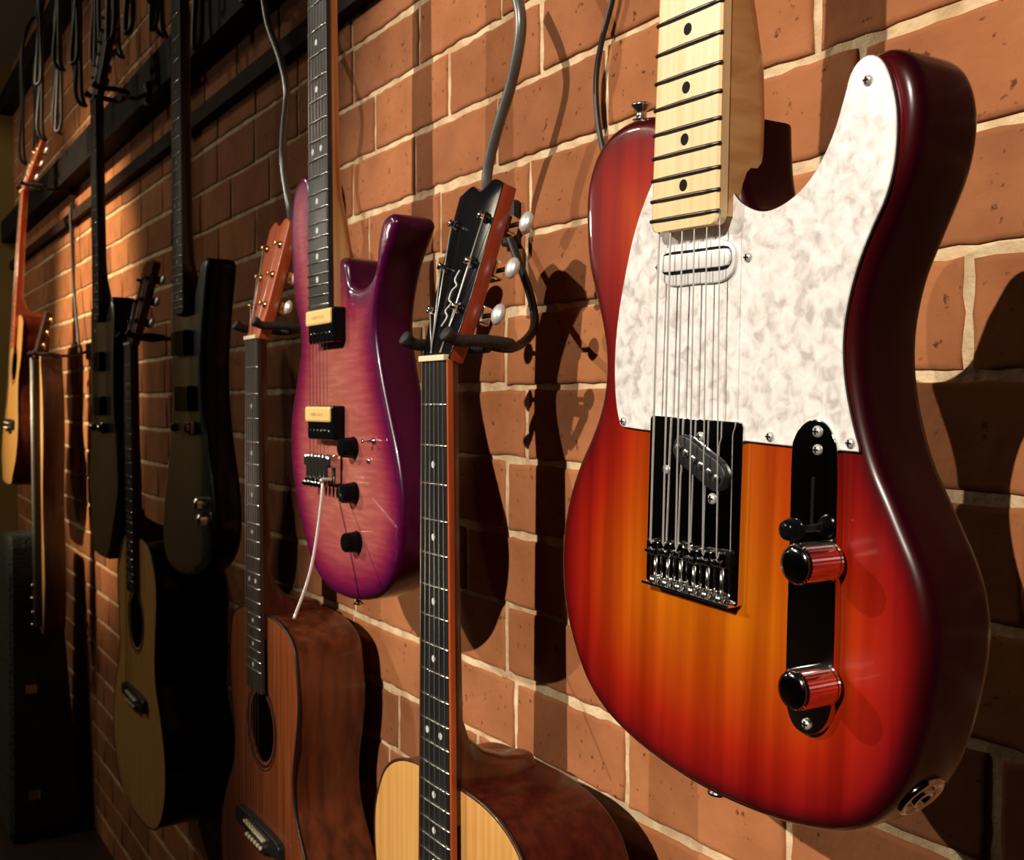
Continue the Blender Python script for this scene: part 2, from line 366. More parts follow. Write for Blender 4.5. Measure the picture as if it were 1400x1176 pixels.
# ------------------------------------------------------------------ instruments
def frame(px, py, D, yaw=0, roll=0, tilt=0):
    """instrument frame: x across to the treble side, y into the wall, z up the neck; origin at the bridge on the face"""
    return Matrix.Translation(at(px, py, D)) @ Euler((R(tilt), R(roll), R(yaw)), 'XYZ').to_matrix().to_4x4()
def tracer(Mx):
    inv = Mx.inverted(); o = inv @ CAM
    def f(px, py, y=0.0):
        d = inv.to_3x3() @ ray(px, py); t = (y-o.y)/d.y; p = o + d*t; return (p.x, p.z)
    return f
def fretz(L, k): return L*2**(-k/12)
def neck(T, L, zend, w0, w1, ytop, nf, mboard, mneck, heel='bolt', zjoin=.2, depth=.085, bth=.006, mfret=None, dots=None, mdot=None, binding=None, thick=.020, nutm=None, dotr=.0032, mheel=None):
    W = lambda z: w0 + (w1-w0)*(L-z)/(L-zend)
    # fingerboard
    bm = bmesh.new(); rs = []
    cr = .006 if heel == 'bolt' else 0
    zs = [(zend, -.5), (zend+.001, -.25), (zend+.003, -.08), (zend+.007, 0), (L, 0)] if cr else [(zend, 0), (L, 0)]
    for z, s in zs:
        w = W(z)/2 + (s*.008 if cr else 0)
        rs.append([bm.verts.new(p) for p in ((-w, ytop+.0012, z), (-w*.93, ytop+.0003, z), (0, ytop, z), (w*.93, ytop+.0003, z), (w, ytop+.0012, z), (w, ytop+bth, z), (-w, ytop+bth, z))])
    for a, b in zip(rs, rs[1:]):
        for i in range(7): bm.faces.new((a[i], a[(i+1) % 7], b[(i+1) % 7], b[i]))
    bm.faces.new(rs[0][::-1]); bm.faces.new(rs[-1])
    bobj('fingerboard', bm, mboard, T)
    if binding:
        for s in (-1, 1):
            bm = bmesh.new(); v = []
            for z in (zend, L):
                w = W(z)/2
                v.append([bm.verts.new(p) for p in ((s*w, ytop+.0006, z), (s*(w+.0016), ytop+.0012, z), (s*(w+.0016), ytop+bth, z), (s*w, ytop+bth, z))])
            for i in range(4): bm.faces.new((v[0][i], v[0][(i+1) % 4], v[1][(i+1) % 4], v[1][i]))
            bm.faces.new(v[0]); bm.faces.new(v[1][::-1]); bobj('binding', bm, binding, T)
    # neck shaft
    y0 = ytop + bth
    if heel == 'bolt':
        secs = [(zend+.004, thick+.003, .22), (zjoin-.005, thick+.003, .22), (zjoin+.018, thick+.003, .3), (zjoin+.045, thick+.001, .55), (zjoin+.075, thick-.004, .8), (zjoin+.11, thick-.006, .95), ((zjoin+L)/2, thick-.007, 1), (L, thick-.008, 1), (L+.012, thick-.009, 1)]
    else:
        secs = [(zjoin-.03, depth, .42), (zjoin, depth*.985, .42), (zjoin+.010, depth*.93, .5), (zjoin+.014, depth*.62, .62), (zjoin+.022, depth*.42, .78), (zjoin+.036, .024, .95), (zjoin+.055, .017, 1), ((zjoin+L)/2, thick-.006, 1), (L, thick-.007, 1), (L+.012, thick-.007, 1)]
    bm = bmesh.new(); rings = []; n = 14
    for i, (z, d, e) in enumerate(secs):
        w = W(max(z, zend))/2 - .0004
        if z > L: w = W(L)/2
        ring = []
        for k in range(n+1):
            a = math.pi*k/n; cx = math.cos(a); sy = math.sin(a)
            wx = w
            if heel != 'bolt' and d > .03:   # heel narrows towards its cap
                wx = w*(1-.45*sy*min(1, d/depth))
            ring.append(bm.verts.new((-math.copysign(abs(cx)**e, cx)*wx, y0 + d*sy**e, z)))
        rings.append(ring)
    for a, b in zip(rings, rings[1:]):
        for i in range(n): bm.faces.new((a[i], a[i+1], b[i+1], b[i]))
        bm.faces.new((a[n], a[0], b[0], b[n]))
    bm.faces.new(rings[0][::-1]); bm.faces.new(rings[-1])
    o = bobj('neck', bm, mneck, T, True); o.data.set_sharp_from_angle(angle=R(50))
    mf = mfret or M['fret']
    for k in range(1, nf+1):
        z = fretz(L, k)
        if z < zend+.001: break
        w = W(z)/2 + .0002; bm = bmesh.new()
        tube(bm, [(-w, ytop+.0008, z), (-w*.6, ytop-.0001, z), (0, ytop-.0004, z), (w*.6, ytop-.0001, z), (w, ytop+.0008, z)], .00115, 6)
        bobj('fret', bm, mf, T, True)
    for k in (dots or (3, 5, 7, 9, 12, 15, 17, 19, 21)):
        if k > nf: continue
        z = (fretz(L, k)+fretz(L, k-1))/2
        for dx in ((-W(z)*.22, W(z)*.22) if k == 12 else (0,)):
            bm = bmesh.new(); lathe(bm, [(dotr, 0), (dotr, .0004)], (dx, ytop+.0002, z), n=16)
            bobj('position_dot', bm, mdot or M['dotw'], T)
    bm = bmesh.new(); box(bm, (0, ytop+.002, L+.0025), (w0+.001, .009, .005), .0008); bobj('nut', bm, nutm or M['bone'], T)
def strings(T, zb, yb, ws, L, wn, yn, r=.00034, n=6, ztop=None):
    for i in range(n):
        t = i/(n-1)-.5; bm = bmesh.new(); rr = r*(1.35-.7*(i/(n-1)))
        tube(bm, [(t*ws, yb, zb), (t*wn, yn, L+.001)], rr, 6); bobj('string', bm, M['string2'], T, True)
def headstock(T, L, w0, ytop, P, tilt, mface, mside, th=.014, tuners=(), mt=None, btn=None, drop=.003, logo=None):
    """P outline in (x, z above the nut); tuners: (x, z, side)"""
    Q = Matrix.Translation((0, ytop+drop, L+.005)) @ Euler((R(-tilt), 0, 0)).to_matrix().to_4x4()
    h = plate('headstock', smooth2(P, 4), 0, th, mface, T, .0012, mrim=mside, step=.03)
    h.matrix_local = Q
    # scarf block joining the headstock to the neck end
    for x, z, s in tuners:
        bm = bmesh.new(); lathe(bm, [(.0048, 0), (.0048, .002), (.003, .0022), (.003, .007), (.0034, .0085), (.002, .009)], (x, 0, z), n=14)
        o = bobj('tuner_post', bm, mt or M['chrome'], T, True); o.matrix_local = Q
        xe = s*(max(abs(p[0]) for p in P)+.002) if s else 0
        xs = max((abs(a[0]) for a in P if abs(a[1]-z) < .03), default=.03)*s
        bm = bmesh.new()
        box(bm, (xs-s*.010, th+.006, z), (.020, .011, .016), .002)
        tube(bm, [(xs-s*.004, th+.006, z), (xs+s*.012, th+.006, z)], .0022, 8)
        o = bobj('tuner_housing', bm, mt or M['chrome'], T); o.matrix_local = Q
        bm = bmesh.new(); r = bmesh.ops.create_icosphere(bm, subdivisions=2, radius=1)
        for v in r['verts']: v.co = Vector((v.co.x*.0085+xs+s*.019, v.co.y*.0048+th+.006, v.co.z*.0095+z))
        o = bobj('tuner_button', bm, btn or M['lit'], T, True); o.matrix_local = Q
        bm = bmesh.new(); tube(bm, [(x*.35, -.0012, .002), (x-.0028*(1 if x < 0 else -1), -.005, z)], .0005, 5)
        o = bobj('string_end', bm, M['string'], T, True); o.matrix_local = Q
    if logo:
        bm = bmesh.new(); tube(bm, catmull([(a, -.0004, b) for a, b in logo], 6), .0008, 6)
        o = bobj('headstock_inlay', bm, M['dotw'], T, True); o.matrix_local = Q
HS_AC = [(-.024, -.004), (-.024, -.004), (-.031, .03), (-.034, .075), (-.037, .135), (-.037, .15), (-.037, .15), (-.018, .157), (0, .149), (.018, .157), (.037, .15), (.037, .15), (.037, .135), (.034, .075), (.031, .03), (.024, -.004), (.024, -.004)]
TU_AC = [(-.021, .04, -1), (-.023, .08, -1), (-.025, .12, -1), (.021, .04, 1), (.023, .08, 1), (.025, .12, 1)]
HS_IN = [(-.022, -.004), (-.022, -.004), (-.024, .02), (-.034, .035), (-.040, .045), (-.046, .17), (-.040, .19), (-.015, .185), (0, .17), (.02, .12), (.024, .05), (.022, .02), (.022, -.004), (.022, -.004)]
TU_IN = [(-.026+.0*i-.0015*i, .045+.025*i, -1) for i in range(6)]
def acoustic_outline(top, upw=.285, wst=.245, low=.385, length=.495, cx=0):
    """mirrored hourglass; top = z of the neck joint"""
    H = [(.0, 0), (.07, .003), (.115, .022), (upw/2-.004, .060), (upw/2, .095), (upw/2-.006, .135), (wst/2+.002, .175), (wst/2, .205), (wst/2+.008, .24), (low/2-.028, .285), (low/2-.006, .33), (low/2, .375), (low/2-.012, .42), (low/2-.05, .465), (.09, .488)]
    H = [(x, z*length/.495) for x, z in H]
    pts = [(cx+x, top-z) for x, z in H] + [(cx, top-length)] + [(cx-x, top-z) for x, z in H[:0:-1]]
    return smooth2(pts, 5)
def circle(cx, cz, r, n=40): return [(cx+r*math.cos(2*math.pi*i/n), cz+r*math.sin(2*math.pi*i/n)) for i in range(n)]
def ring_mesh(bm, cx, cz, r0, r1, y, n=56):
    a = [bm.verts.new((x, y, z)) for x, z in circle(cx, cz, r0, n)]; b = [bm.verts.new((x, y, z)) for x, z in circle(cx, cz, r1, n)]
    c = [bm.verts.new((x, y+.001, z)) for x, z in circle(cx, cz, r0, n)]; d = [bm.verts.new((x, y+.001, z)) for x, z in circle(cx, cz, r1, n)]
    for i in range(n):
        j = (i+1) % n; bm.faces.new((a[i], a[j], b[j], b[i])); bm.faces.new((a[j], a[i], c[i], c[j])); bm.faces.new((b[i], b[j], d[j], d[i]))
def acoustic(name, label, Mx, mtop, mside, mneck, mboard, mhead, mheadside, L=.648, top=.325, depth=.10, yt=-.011, nf=19, outline=None, bind=None, mtun=None, btn=None, logo=None, tilt=15, binding=None, mfret=None, dotsm=None, sh=.155, shr=.05, group=None):
    T = thing(name, label, 'guitar', Mx, group)
    P = resample(outline or acoustic_outline(top), .008)
    if area(P) < 0: P = P[::-1]
    hole = circle(0, top-sh, shr)
    body = plate('body', P, 0, depth, mtop, T, .0022, mrim=mside, step=.03, holes=[hole], backr=.004)
    bm = bmesh.new(); ring_mesh(bm, 0, top-sh, shr+.004, shr+.007, -.0006); ring_mesh(bm, 0, top-sh, shr+.010, shr+.0115, -.0006)
    bobj('rosette', bm, M['blackm'], T)
    bm = bmesh.new(); pts = [Vector((x, .0012, z)) for x, z in P]; tube(bm, pts+[pts[0]], .0019, 6, False); bobj('edge_binding', bm, bind or M['blackm'], T, True)
    neck(T, L, top-sh+shr+.004, .044, .057, yt, nf, mboard, mneck, heel='acoustic', zjoin=top, depth=depth+yt*-1-.012, mfret=mfret, mdot=dotsm, binding=binding, dotr=.003)
    headstock(T, L, .044, yt, HS_AC, tilt, mhead, mheadside, tuners=TU_AC, mt=mtun, btn=btn, logo=logo)
    bm = bmesh.new(); brp = smooth2([(-.085, -.002), (-.082, -.012), (-.045, -.012), (-.03, -.022), (.03, -.022), (.045, -.012), (.082, -.012), (.085, -.002), (.08, .010), (.04, .013), (-.04, .013), (-.08, .010)], 4)
    bm.free(); plate('bridge', brp, -.009, 0, M['ebony'], T, .002, step=.03, backr=0)
    bm = bmesh.new(); box(bm, (0, -.0105, .002), (.076, .006, .003), .0008, Matrix.Rotation(R(2), 3, 'Y')); bobj('saddle', bm, M['bone'], T)
    for i in range(6):
        bm = bmesh.new(); lathe(bm, [(.0026, 0), (.003, .003), (.002, .0048)], ((i/5-.5)*.054, -.009, -.012), n=10); bobj('bridge_pin', bm, M['bone'], T, True)
    strings(T, .003, -.0135, .054, L, .036, yt-.001)
    return T

# ------------------------------------------------------------------ setting
XL = -4.5; FL = -.15
def setting():
    Z0 = 1.03+.017; PH = .0755
    joints = {2: [-.886, -.481], 1: [-.893, -.44], 0: [-.932, -.40], 5: [-.94, -1.123, -1.314], 4: [-.866, -1.052, -1.246, -.60], 3: [-1.135, -1.316, -.763, -.52],
              -1: [-.893], -5: [-.731, -.912], -6: [-.809, -.60]}
    random.seed(3)
    bm = bmesh.new(); tone = bm.verts.layers.float.new('tone'); gap = .0038
    for row in range(-16, 19):
        z0 = Z0+row*PH; z1 = z0+PH
        if z0 > 2.36: break
        js = sorted(joints.get(row, [-.93+(.105 if row % 2 else 0)]))
        step = lambda: .193+random.uniform(-.012, .014)
        x = js[0]
        while x > XL: x -= step(); js.insert(0, x)
        x = js[-1]
        while x < 2.8: x += step(); js.append(x)
        full = [js[0]]
        for a, b in zip(js, js[1:]):
            k = max(1, round((b-a)/.195)); full += [a+(b-a)*(i+1)/k for i in range(k)]
        for a, b in zip(full, full[1:]):
            g0 = gap*random.uniform(.7, 1.25); tn = min(1, max(0, random.gauss(.5, .27))); dz = random.uniform(-.0015, .0015)
            near = a > -1.9
            x0, x1, a0, a1 = a+g0, b-gap*random.uniform(.7, 1.2), z0+gap*random.uniform(.6, 1.3)+dz, z1-gap*random.uniform(.6, 1.3)+dz
            if a1 < FL+.01: continue
            a0 = max(a0, FL)
            nx = 14 if near else 4; nz = 6 if near else 2
            proud = random.uniform(-.0005, .0005)
            per = [(x0+(x1-x0)*i/nx, a0) for i in range(nx)] + [(x1, a0+(a1-a0)*i/nz) for i in range(nz)] + [(x1-(x1-x0)*i/nx, a1) for i in range(nx)] + [(x0, a1-(a1-a0)*i/nz) for i in range(nz)]
            rings = []
            for dd, yy in ((0, .004), (0, -.0008+proud), (.0012, -.0022+proud), (.004, -.0027+proud)):
                ring = []
                for (px_, pz_) in per:
                    cxm, czm = (x0+x1)/2, (a0+a1)/2
                    nn = noise.noise(Vector((px_*55, pz_*55, 3)))*.0022 + noise.noise(Vector((px_*160, pz_*160, 9)))*.0011
                    ax = px_ - math.copysign(min(dd, abs(px_-cxm)), px_-cxm) if abs(abs(px_-cxm)-(x1-x0)/2) < 1e-6 else px_
                    az = pz_ - math.copysign(min(dd, abs(pz_-czm)), pz_-czm) if abs(abs(pz_-czm)-(a1-a0)/2) < 1e-6 else pz_
                    ox = math.copysign(1, px_-cxm) if abs(abs(px_-cxm)-(x1-x0)/2) < 1e-6 else 0
                    oz = math.copysign(1, pz_-czm) if abs(abs(pz_-czm)-(a1-a0)/2) < 1e-6 else 0
                    v = bm.verts.new((ax+ox*nn, yy, max(FL, az+oz*nn))); v[tone] = tn; ring.append(v)
                rings.append(ring)
            n = len(per)
            for p, q in zip(rings, rings[1:]):
                for i in range(n):
                    f = bm.faces.new((p[i], p[(i+1) % n], q[(i+1) % n], q[i])); f.smooth = True
            bm.faces.new(rings[-1][::-1])
    # mortar bed behind, in the same wall
    f0 = len(bm.faces); bm.faces.ensure_lookup_table()
    bmesh.ops.recalc_face_normals(bm, faces=bm.faces)
    vv = [bm.verts.new(p) for p in ((XL, 0, FL), (3.0, 0, FL), (3.0, 0, 2.4), (XL, 0, 2.4), (XL, .12, FL), (3.0, .12, FL), (3.0, .12, 2.4), (XL, .12, 2.4))]
    for q in ((0, 1, 2, 3), (5, 4, 7, 6), (3, 2, 6, 7), (4, 5, 1, 0), (1, 5, 6, 2), (4, 0, 3, 7)):
        f = bm.faces.new([vv[i] for i in q]); f.material_index = 1
    struct(bobj('wall_back', bm, [M['brick'], M['mortar']], recalc=False))
    def slab(name, lo, hi, m):
        bm = bmesh.new(); box(bm, [(a+b)/2 for a, b in zip(lo, hi)], [b-a for a, b in zip(lo, hi)]); return struct(bobj(name, bm, m))
    slab('floor', (XL-2.1, -8.1, FL-.1), (3.1, .12, FL), M['floor'])
    slab('wall_left', (XL-.1, -1.0, FL), (XL, .12, 5.4), M['olive'])
    slab('wall_far', (XL-2.1, -8.0, FL), (XL-2.0, -.9, 5.4), M['dark'])
    slab('wall_return', (XL-2.1, -1.0, FL), (XL-.1, -.9, 5.4), M['dark'])
    slab('wall_right', (3.0, -8.0, FL), (3.1, .12, 5.4), M['dark'])
    slab('wall_front', (XL-2.1, -8.1, FL), (3.1, -8.0, 5.4), M['dark'])
    bm = bmesh.new()
    for lo, hi in (((XL, -.62, 2.33), (3.0, .12, 2.43)), ((XL, -.64, 2.33), (3.0, -.60, 5.4)), ((XL-2.1, -8.1, 5.4), (3.1, -.60, 5.5))):
        box(bm, [(a+b)/2 for a, b in zip(lo, hi)], [b-a for a, b in zip(lo, hi)])
    struct(bobj('ceiling', bm, M['ceil']))
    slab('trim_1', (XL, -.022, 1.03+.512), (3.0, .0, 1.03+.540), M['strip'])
    slab('trim_2', (XL, -.050, 1.03+.612), (3.0, .0, 1.03+.690), M['rail'])
    slab('trim_3', (XL, -.050, 1.03+1.10), (3.0, .0, 1.03+1.17), M['rail'])
setting()

# ------------------------------------------------------------------ 1. sunburst single-cutaway electric
def telecaster():
    Mx = frame(946, 752, .398, yaw=-2.0, roll=2.2); t = tracer(Mx)
    T = thing('electric_guitar', 'cherry sunburst electric guitar with white pearl pickguard, nearest on the brick wall', 'guitar', Mx)
    out = [(1006, 156), (1006, 156), (960, 150), (917, 162), (893, 157), (868, 159), (845, 169), (822, 190), (806, 222), (797, 262), (796, 310), (799, 360), (807, 400), (816, 440), (822, 480), (822, 520), (815, 560), (803, 595), (788, 630), (775, 670), (766, 715), (763, 760), (765, 810), (772, 855), (784, 900), (800, 940), (822, 975), (850, 1006), (885, 1036), (925, 1064), (970, 1090), (1020, 1113), (1065, 1129), (1110, 1139), (1150, 1141), (1182, 1130), (1212, 1102), (1236, 1062), (1254, 1010), (1267, 955), (1274, 905), (1274, 858), (1267, 812), (1254, 770), (1237, 729), (1219, 685), (1200, 640), (1187, 595), (1178, 550), (1173, 505), (1173, 460), (1179, 415), (1190, 370), (1207, 325), (1225, 280), (1243, 230), (1253, 185), (1256, 140), (1250, 100), (1236, 74), (1216, 63), (1194, 67), (1176, 83), (1164, 107), (1155, 136), (1143, 175), (1126, 215), (1107, 250), (1082, 277), (1052, 292), (1028, 286), (1016, 268), (1010, 240), (1007, 200), (1006, 156)]
    P = [t(*p) for p in out]; P = resample(smooth2(P[1:], 4), .0035)
    if area(P) < 0: P = P[::-1]
    plate('body', P, 0, .045, M['tele'], T, .009, mrim=M['tele_rim'], step=.0045, edgeattr=True, nseg=5)
    # pickguard
    g = [(917, 219), (917, 219), (896, 252), (875, 308), (861, 368), (849, 440), (845, 500), (847, 552), (853, 583), (853, 583), (894, 589), (1023, 603), (1087, 610), (1180, 618), (1180, 618), (1168, 572), (1159, 520), (1157, 465), (1164, 413), (1178, 361), (1197, 312), (1215, 271), (1227, 225), (1231, 175), (1229, 140), (1221, 104), (1210, 83), (1196, 76), (1180, 84), (1167, 105), (1159, 136), (1142, 190), (1118, 238), (1091, 269), (1062, 287), (1040, 289), (1018, 278), (1006, 262), (1006, 262)]
    G = resample(smooth2([t(*p) for p in g], 5), .003)
    plate('pickguard', G, -.0026, -.0004, M['pearl'], T, .0004, mrim=M['ply'], step=.02, nseg=1)
    L = .648; yt = -.0135
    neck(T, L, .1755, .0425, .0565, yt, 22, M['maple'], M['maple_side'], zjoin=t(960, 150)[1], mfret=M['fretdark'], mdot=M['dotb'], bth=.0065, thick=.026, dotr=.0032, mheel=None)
    headstock(T, L, .0425, yt, HS_IN, 0, M['maple'], M['maple_side'], tuners=TU_IN, drop=.006)
    # neck pickup
    c = t(957, 365); a1 = t(902, 366); a2 = t(1023, 352)
    def cap(w, h, cx, cz): return smooth2([(cx-w/2+h/2, cz-h/2), (cx, cz-h/2), (cx+w/2-h/2, cz-h/2), (cx+w/2-h*.08, cz-h*.3), (cx+w/2, cz), (cx+w/2-h*.08, cz+h*.3), (cx+w/2-h/2, cz+h/2), (cx, cz+h/2), (cx-w/2+h/2, cz+h/2), (cx-w/2+h*.08, cz+h*.3), (cx-w/2, cz), (cx-w/2+h*.08, cz-h*.3)], 4)
    cx = (a1[0]+a2[0])/2; cz = (a1[1]+a2[1])/2 - .0005; w = a2[0]-a1[0]
    npk = plate('neck_pickup', cap(w*.86, .0225, cx, cz), -.0045, -.0025, M['white'], T, .0008, step=.02, backr=0)
    plate('pickup_dark_lines', cap(w*.80, .0125, cx, cz+.0012), -.0048, -.0044, M['dotb'], npk, 0, step=.02, backr=0)  # black plate under the cover, its edges paint dark reflection lines
    plate('pickup_cover', cap(w*.80, .0092, cx, cz+.0012), -.0062, -.0046, M['white'], npk, .0006, step=.02, backr=0)
    def screw(px, py, y=-.0026, r=.0027, m=None):
        x, z = t(px, py, y); bm = bmesh.new(); lathe(bm, [(r, 0), (r*.95, .0008), (r*.55, .0016), (0.0003, .0018)], (x, y, z), n=14)
        o = bobj('screw', bm, m or M['lit'], T, True)
        bm = bmesh.new(); box(bm, (x, y-.0017, z), (r*1.2, .0006, r*.3)); box(bm, (x, y-.0017, z), (r*.3, .0006, r*1.2))
        bobj('screw_slot', bm, M['dotb'], o)
    for p in ((902, 366), (1023, 352), (1187, 110), (914, 228), (1053, 597), (1163, 606), (853, 576), (1180, 345)):
        if p != (1180, 345): screw(*p, r=.0026)
    # bridge plate
    bx = [t(895, 569, -.002), t(1020, 576, -.002), t(1012, 830, -.002), t(885, 795, -.002)]
    hw = .0415; zt = (bx[0][1]+bx[1][1])/2; zb = (bx[2][1]+bx[3][1])/2; xc = (bx[0][0]+bx[1][0]+bx[2][0]+bx[3][0])/4; hw = ((bx[1][0]-bx[0][0])+(bx[2][0]-bx[3][0]))/4
    def rrect(x0, x1, z0, z1, r): 
        o = []
        for cx_, cz_, a0 in ((x1-r, z0+r, -90), (x1-r, z1-r, 0), (x0+r, z1-r, 90), (x0+r, z0+r, 180)):
            for k in range(5): a = R(a0+k*22.5); o.append((cx_+r*math.cos(a), cz_+r*math.sin(a)))
        return o
    plate('bridge_plate', rrect(xc-hw, xc+hw, zb, zt, .003), -.0042, -.0002, M['chrome'], T, .0006, step=.04, backr=0)
    bm = bmesh.new(); box(bm, (xc, -.0058, zb+.0008), (2*hw-.004, .0066, .0018), .0005)
    bobj('bridge_lip', bm, M['chrome'], T)
    # slanted bridge pickup
    q0 = t(925, 606, -.006); q1 = t(990, 660, -.006); v = Vector((q1[0]-q0[0], 0, q1[1]-q0[1])); ang = math.atan2(v.z, v.x)
    cxp, czp = (q0[0]+q1[0])/2, (q0[1]+q1[1])/2; ww = v.length
    Pk = [(cxp+math.cos(ang)*x-math.sin(ang)*z, czp+math.sin(ang)*x+math.cos(ang)*z) for x, z in cap(ww+.002, .0165, 0, 0)]
    plate('bridge_pickup', Pk, -.0075, -.002, M['blackm'], T, .0012, step=.02, backr=0)
    for i in range(6):
        f = (i/5-.5)*ww*.8; bm = bmesh.new(); lathe(bm, [(.0024, 0), (.0024, .001), (.0019, .0013)], (cxp+math.cos(ang)*f, -.0074, czp+math.sin(ang)*f), n=12); bobj('pole_piece', bm, M['brush'], T, True)
    screw(958, 597, -.0042, .0026); screw(911, 642, -.0042, .0026); screw(974, 682, -.0042, .003)
    # saddles
    z1 = t(948, 742)[1]; sp = (2*hw-.010)/6
    for i in range(6):
        x = xc-hw+.005+sp*(i+.5); bm = bmesh.new(); zz = z1 - .002 + (0, .0015, .003, .001, .0025, .0038)[i]*.6
        box(bm, (x, -.0062, zz-.004), (sp*.9, .006, .009), .0012); box(bm, (x, -.0042, zz-.015), (sp*.82, .003, .014), .0006)
        s = bobj('saddle', bm, M['chrome'], T)
        for dx in (-.0025, .0025):
            bm = bmesh.new(); lathe(bm, [(.0013, 0), (.0013, .0022), (.0007, .0024)], (x+dx, -.0088, zz-.0055), n=8); bobj('grub_screw', bm, M['darkchrome'], s, True)
        bm = bmesh.new(); lathe(bm, [(.0027, 0), (.0028, .003), (.002, .0042)], (x, -.0058, zb+.005), axis=(0, -.35, -1), n=12); bobj('intonation_screw', bm, M['brush'], T, True)
        bm = bmesh.new(); tube(bm, [(x, -.0056, zb+.004), (x, -.0056, zz-.010)], .0011, 8); bobj('saddle_rod', bm, M['brush'], T, True)
    for i in range(6):
        x = xc-hw+.005+sp*(i+.5); bm = bmesh.new()
        xn = (i/5-.5)*.034
        tube(bm, [(x, -.003, z1-.013), (x, -.0098, z1-.002), (xn, yt-.0015, L+.001)], .00062-.00006*i, 6); bobj('string', bm, M['string'], T, True)
    # control plate
    pts = [(1086, 625), (1090, 598), (1102, 580), (1118, 573), (1134, 580), (1145, 600), (1149, 628), (1147, 740), (1145, 860), (1141, 950), (1137, 980), (1124, 1000), (1108, 1004), (1091, 994), (1081, 972), (1078, 940), (1080, 840), (1083, 740)]
    plate('control_plate', smooth2([t(*p, -.002) for p in pts], 5), -.0042, -.0004, M['chrome'], T, .0006, step=.05, backr=0)
    screw(1118, 590, -.0042, .0028); screw(1118, 615, -.0042, .0026); screw(1103, 990, -.0042, .0028)
    x, z = t(1113, 690, -.003); bm = bmesh.new(); box(bm, (x, -.0043, z), (.0016, .0004, .026)); bobj('switch_slot', bm, M['dotb'], T)
    x, z = t(1113, 722, -.003); bm = bmesh.new(); box(bm, (x, -.008, z), (.0012, .012, .0035), .0004); sw = bobj('selector_switch', bm, M['chrome'], T)
    bm = bmesh.new(); lathe(bm, [(.0038, 0), (.0052, .002), (.0058, .006), (.0046, .0095), (.002, .0105)], (x, -.012, z), n=18); bobj('switch_tip', bm, M['black'], sw, True)
    for kx, ky in ((1134, 757), (1130, 925)):
        x, z = t(kx, ky, -.003); z -= .0035
        bm = bmesh.new(); lathe(bm, [(.0085, 0), (.0095, .0004), (.0097, .002), (.0095, .0025), (.0095, .0205), (.0088, .0216), (.0088, .0218)], (x, -.003, z), n=64, flute=.018)
        k = bobj('control_knob', bm, M['chrome'], T)
        bm = bmesh.new(); lathe(bm, [(.0090, 0), (.0086, .001), (.006, .0018), (.0005, .0022)], (x, -.0246, z), n=32); bobj('knob_cap', bm, M['darkchrome'], k, True)
    # strap buttons and jack
    x, z = t(877, 157, .012); bm = bmesh.new(); lathe(bm, [(.0055, 0), (.0032, .001), (.003, .005), (.0062, .008), (.0062, .0095), (.003, .010)], (x, .012, z-.003), axis=(0, 0, 1), n=18); bobj('strap_button', bm, M['brush'], T, True)
    x, z = t(1075, 1131); bm = bmesh.new(); lathe(bm, [(.0055, 0), (.0032, .001), (.003, .005), (.0062, .008), (.0062, .0095), (.003, .010)], (xc, .022, P and min(p[1] for p in P)+.001), axis=(0, 0, -1), n=18); bobj('strap_button', bm, M['brush'], T, True)
    # jack on the lower treble rim: find the outline point
    pj = t(1209, 1105); i = min(range(len(P)), key=lambda k: math.dist(P[k], pj)); a, b = P[i-2], P[(i+2) % len(P)]
    nx, nz = (b[1]-a[1]), -(b[0]-a[0]); q = math.hypot(nx, nz); nx /= q; nz /= q
    bm = bmesh.new(); lathe(bm, [(.0125, -.002), (.0125, .0012), (.0105, .0018), (.0085, .0004), (.0060, -.001), (.0058, .002), (.0035, .0022), (.0033, -.001)], (P[i][0], .0235, P[i][1]), axis=(nx, 0, nz), n=36)
    bobj('jack_cup', bm, M['darkchrome'], T, True)
    return T, Mx
tele, TM = telecaster()

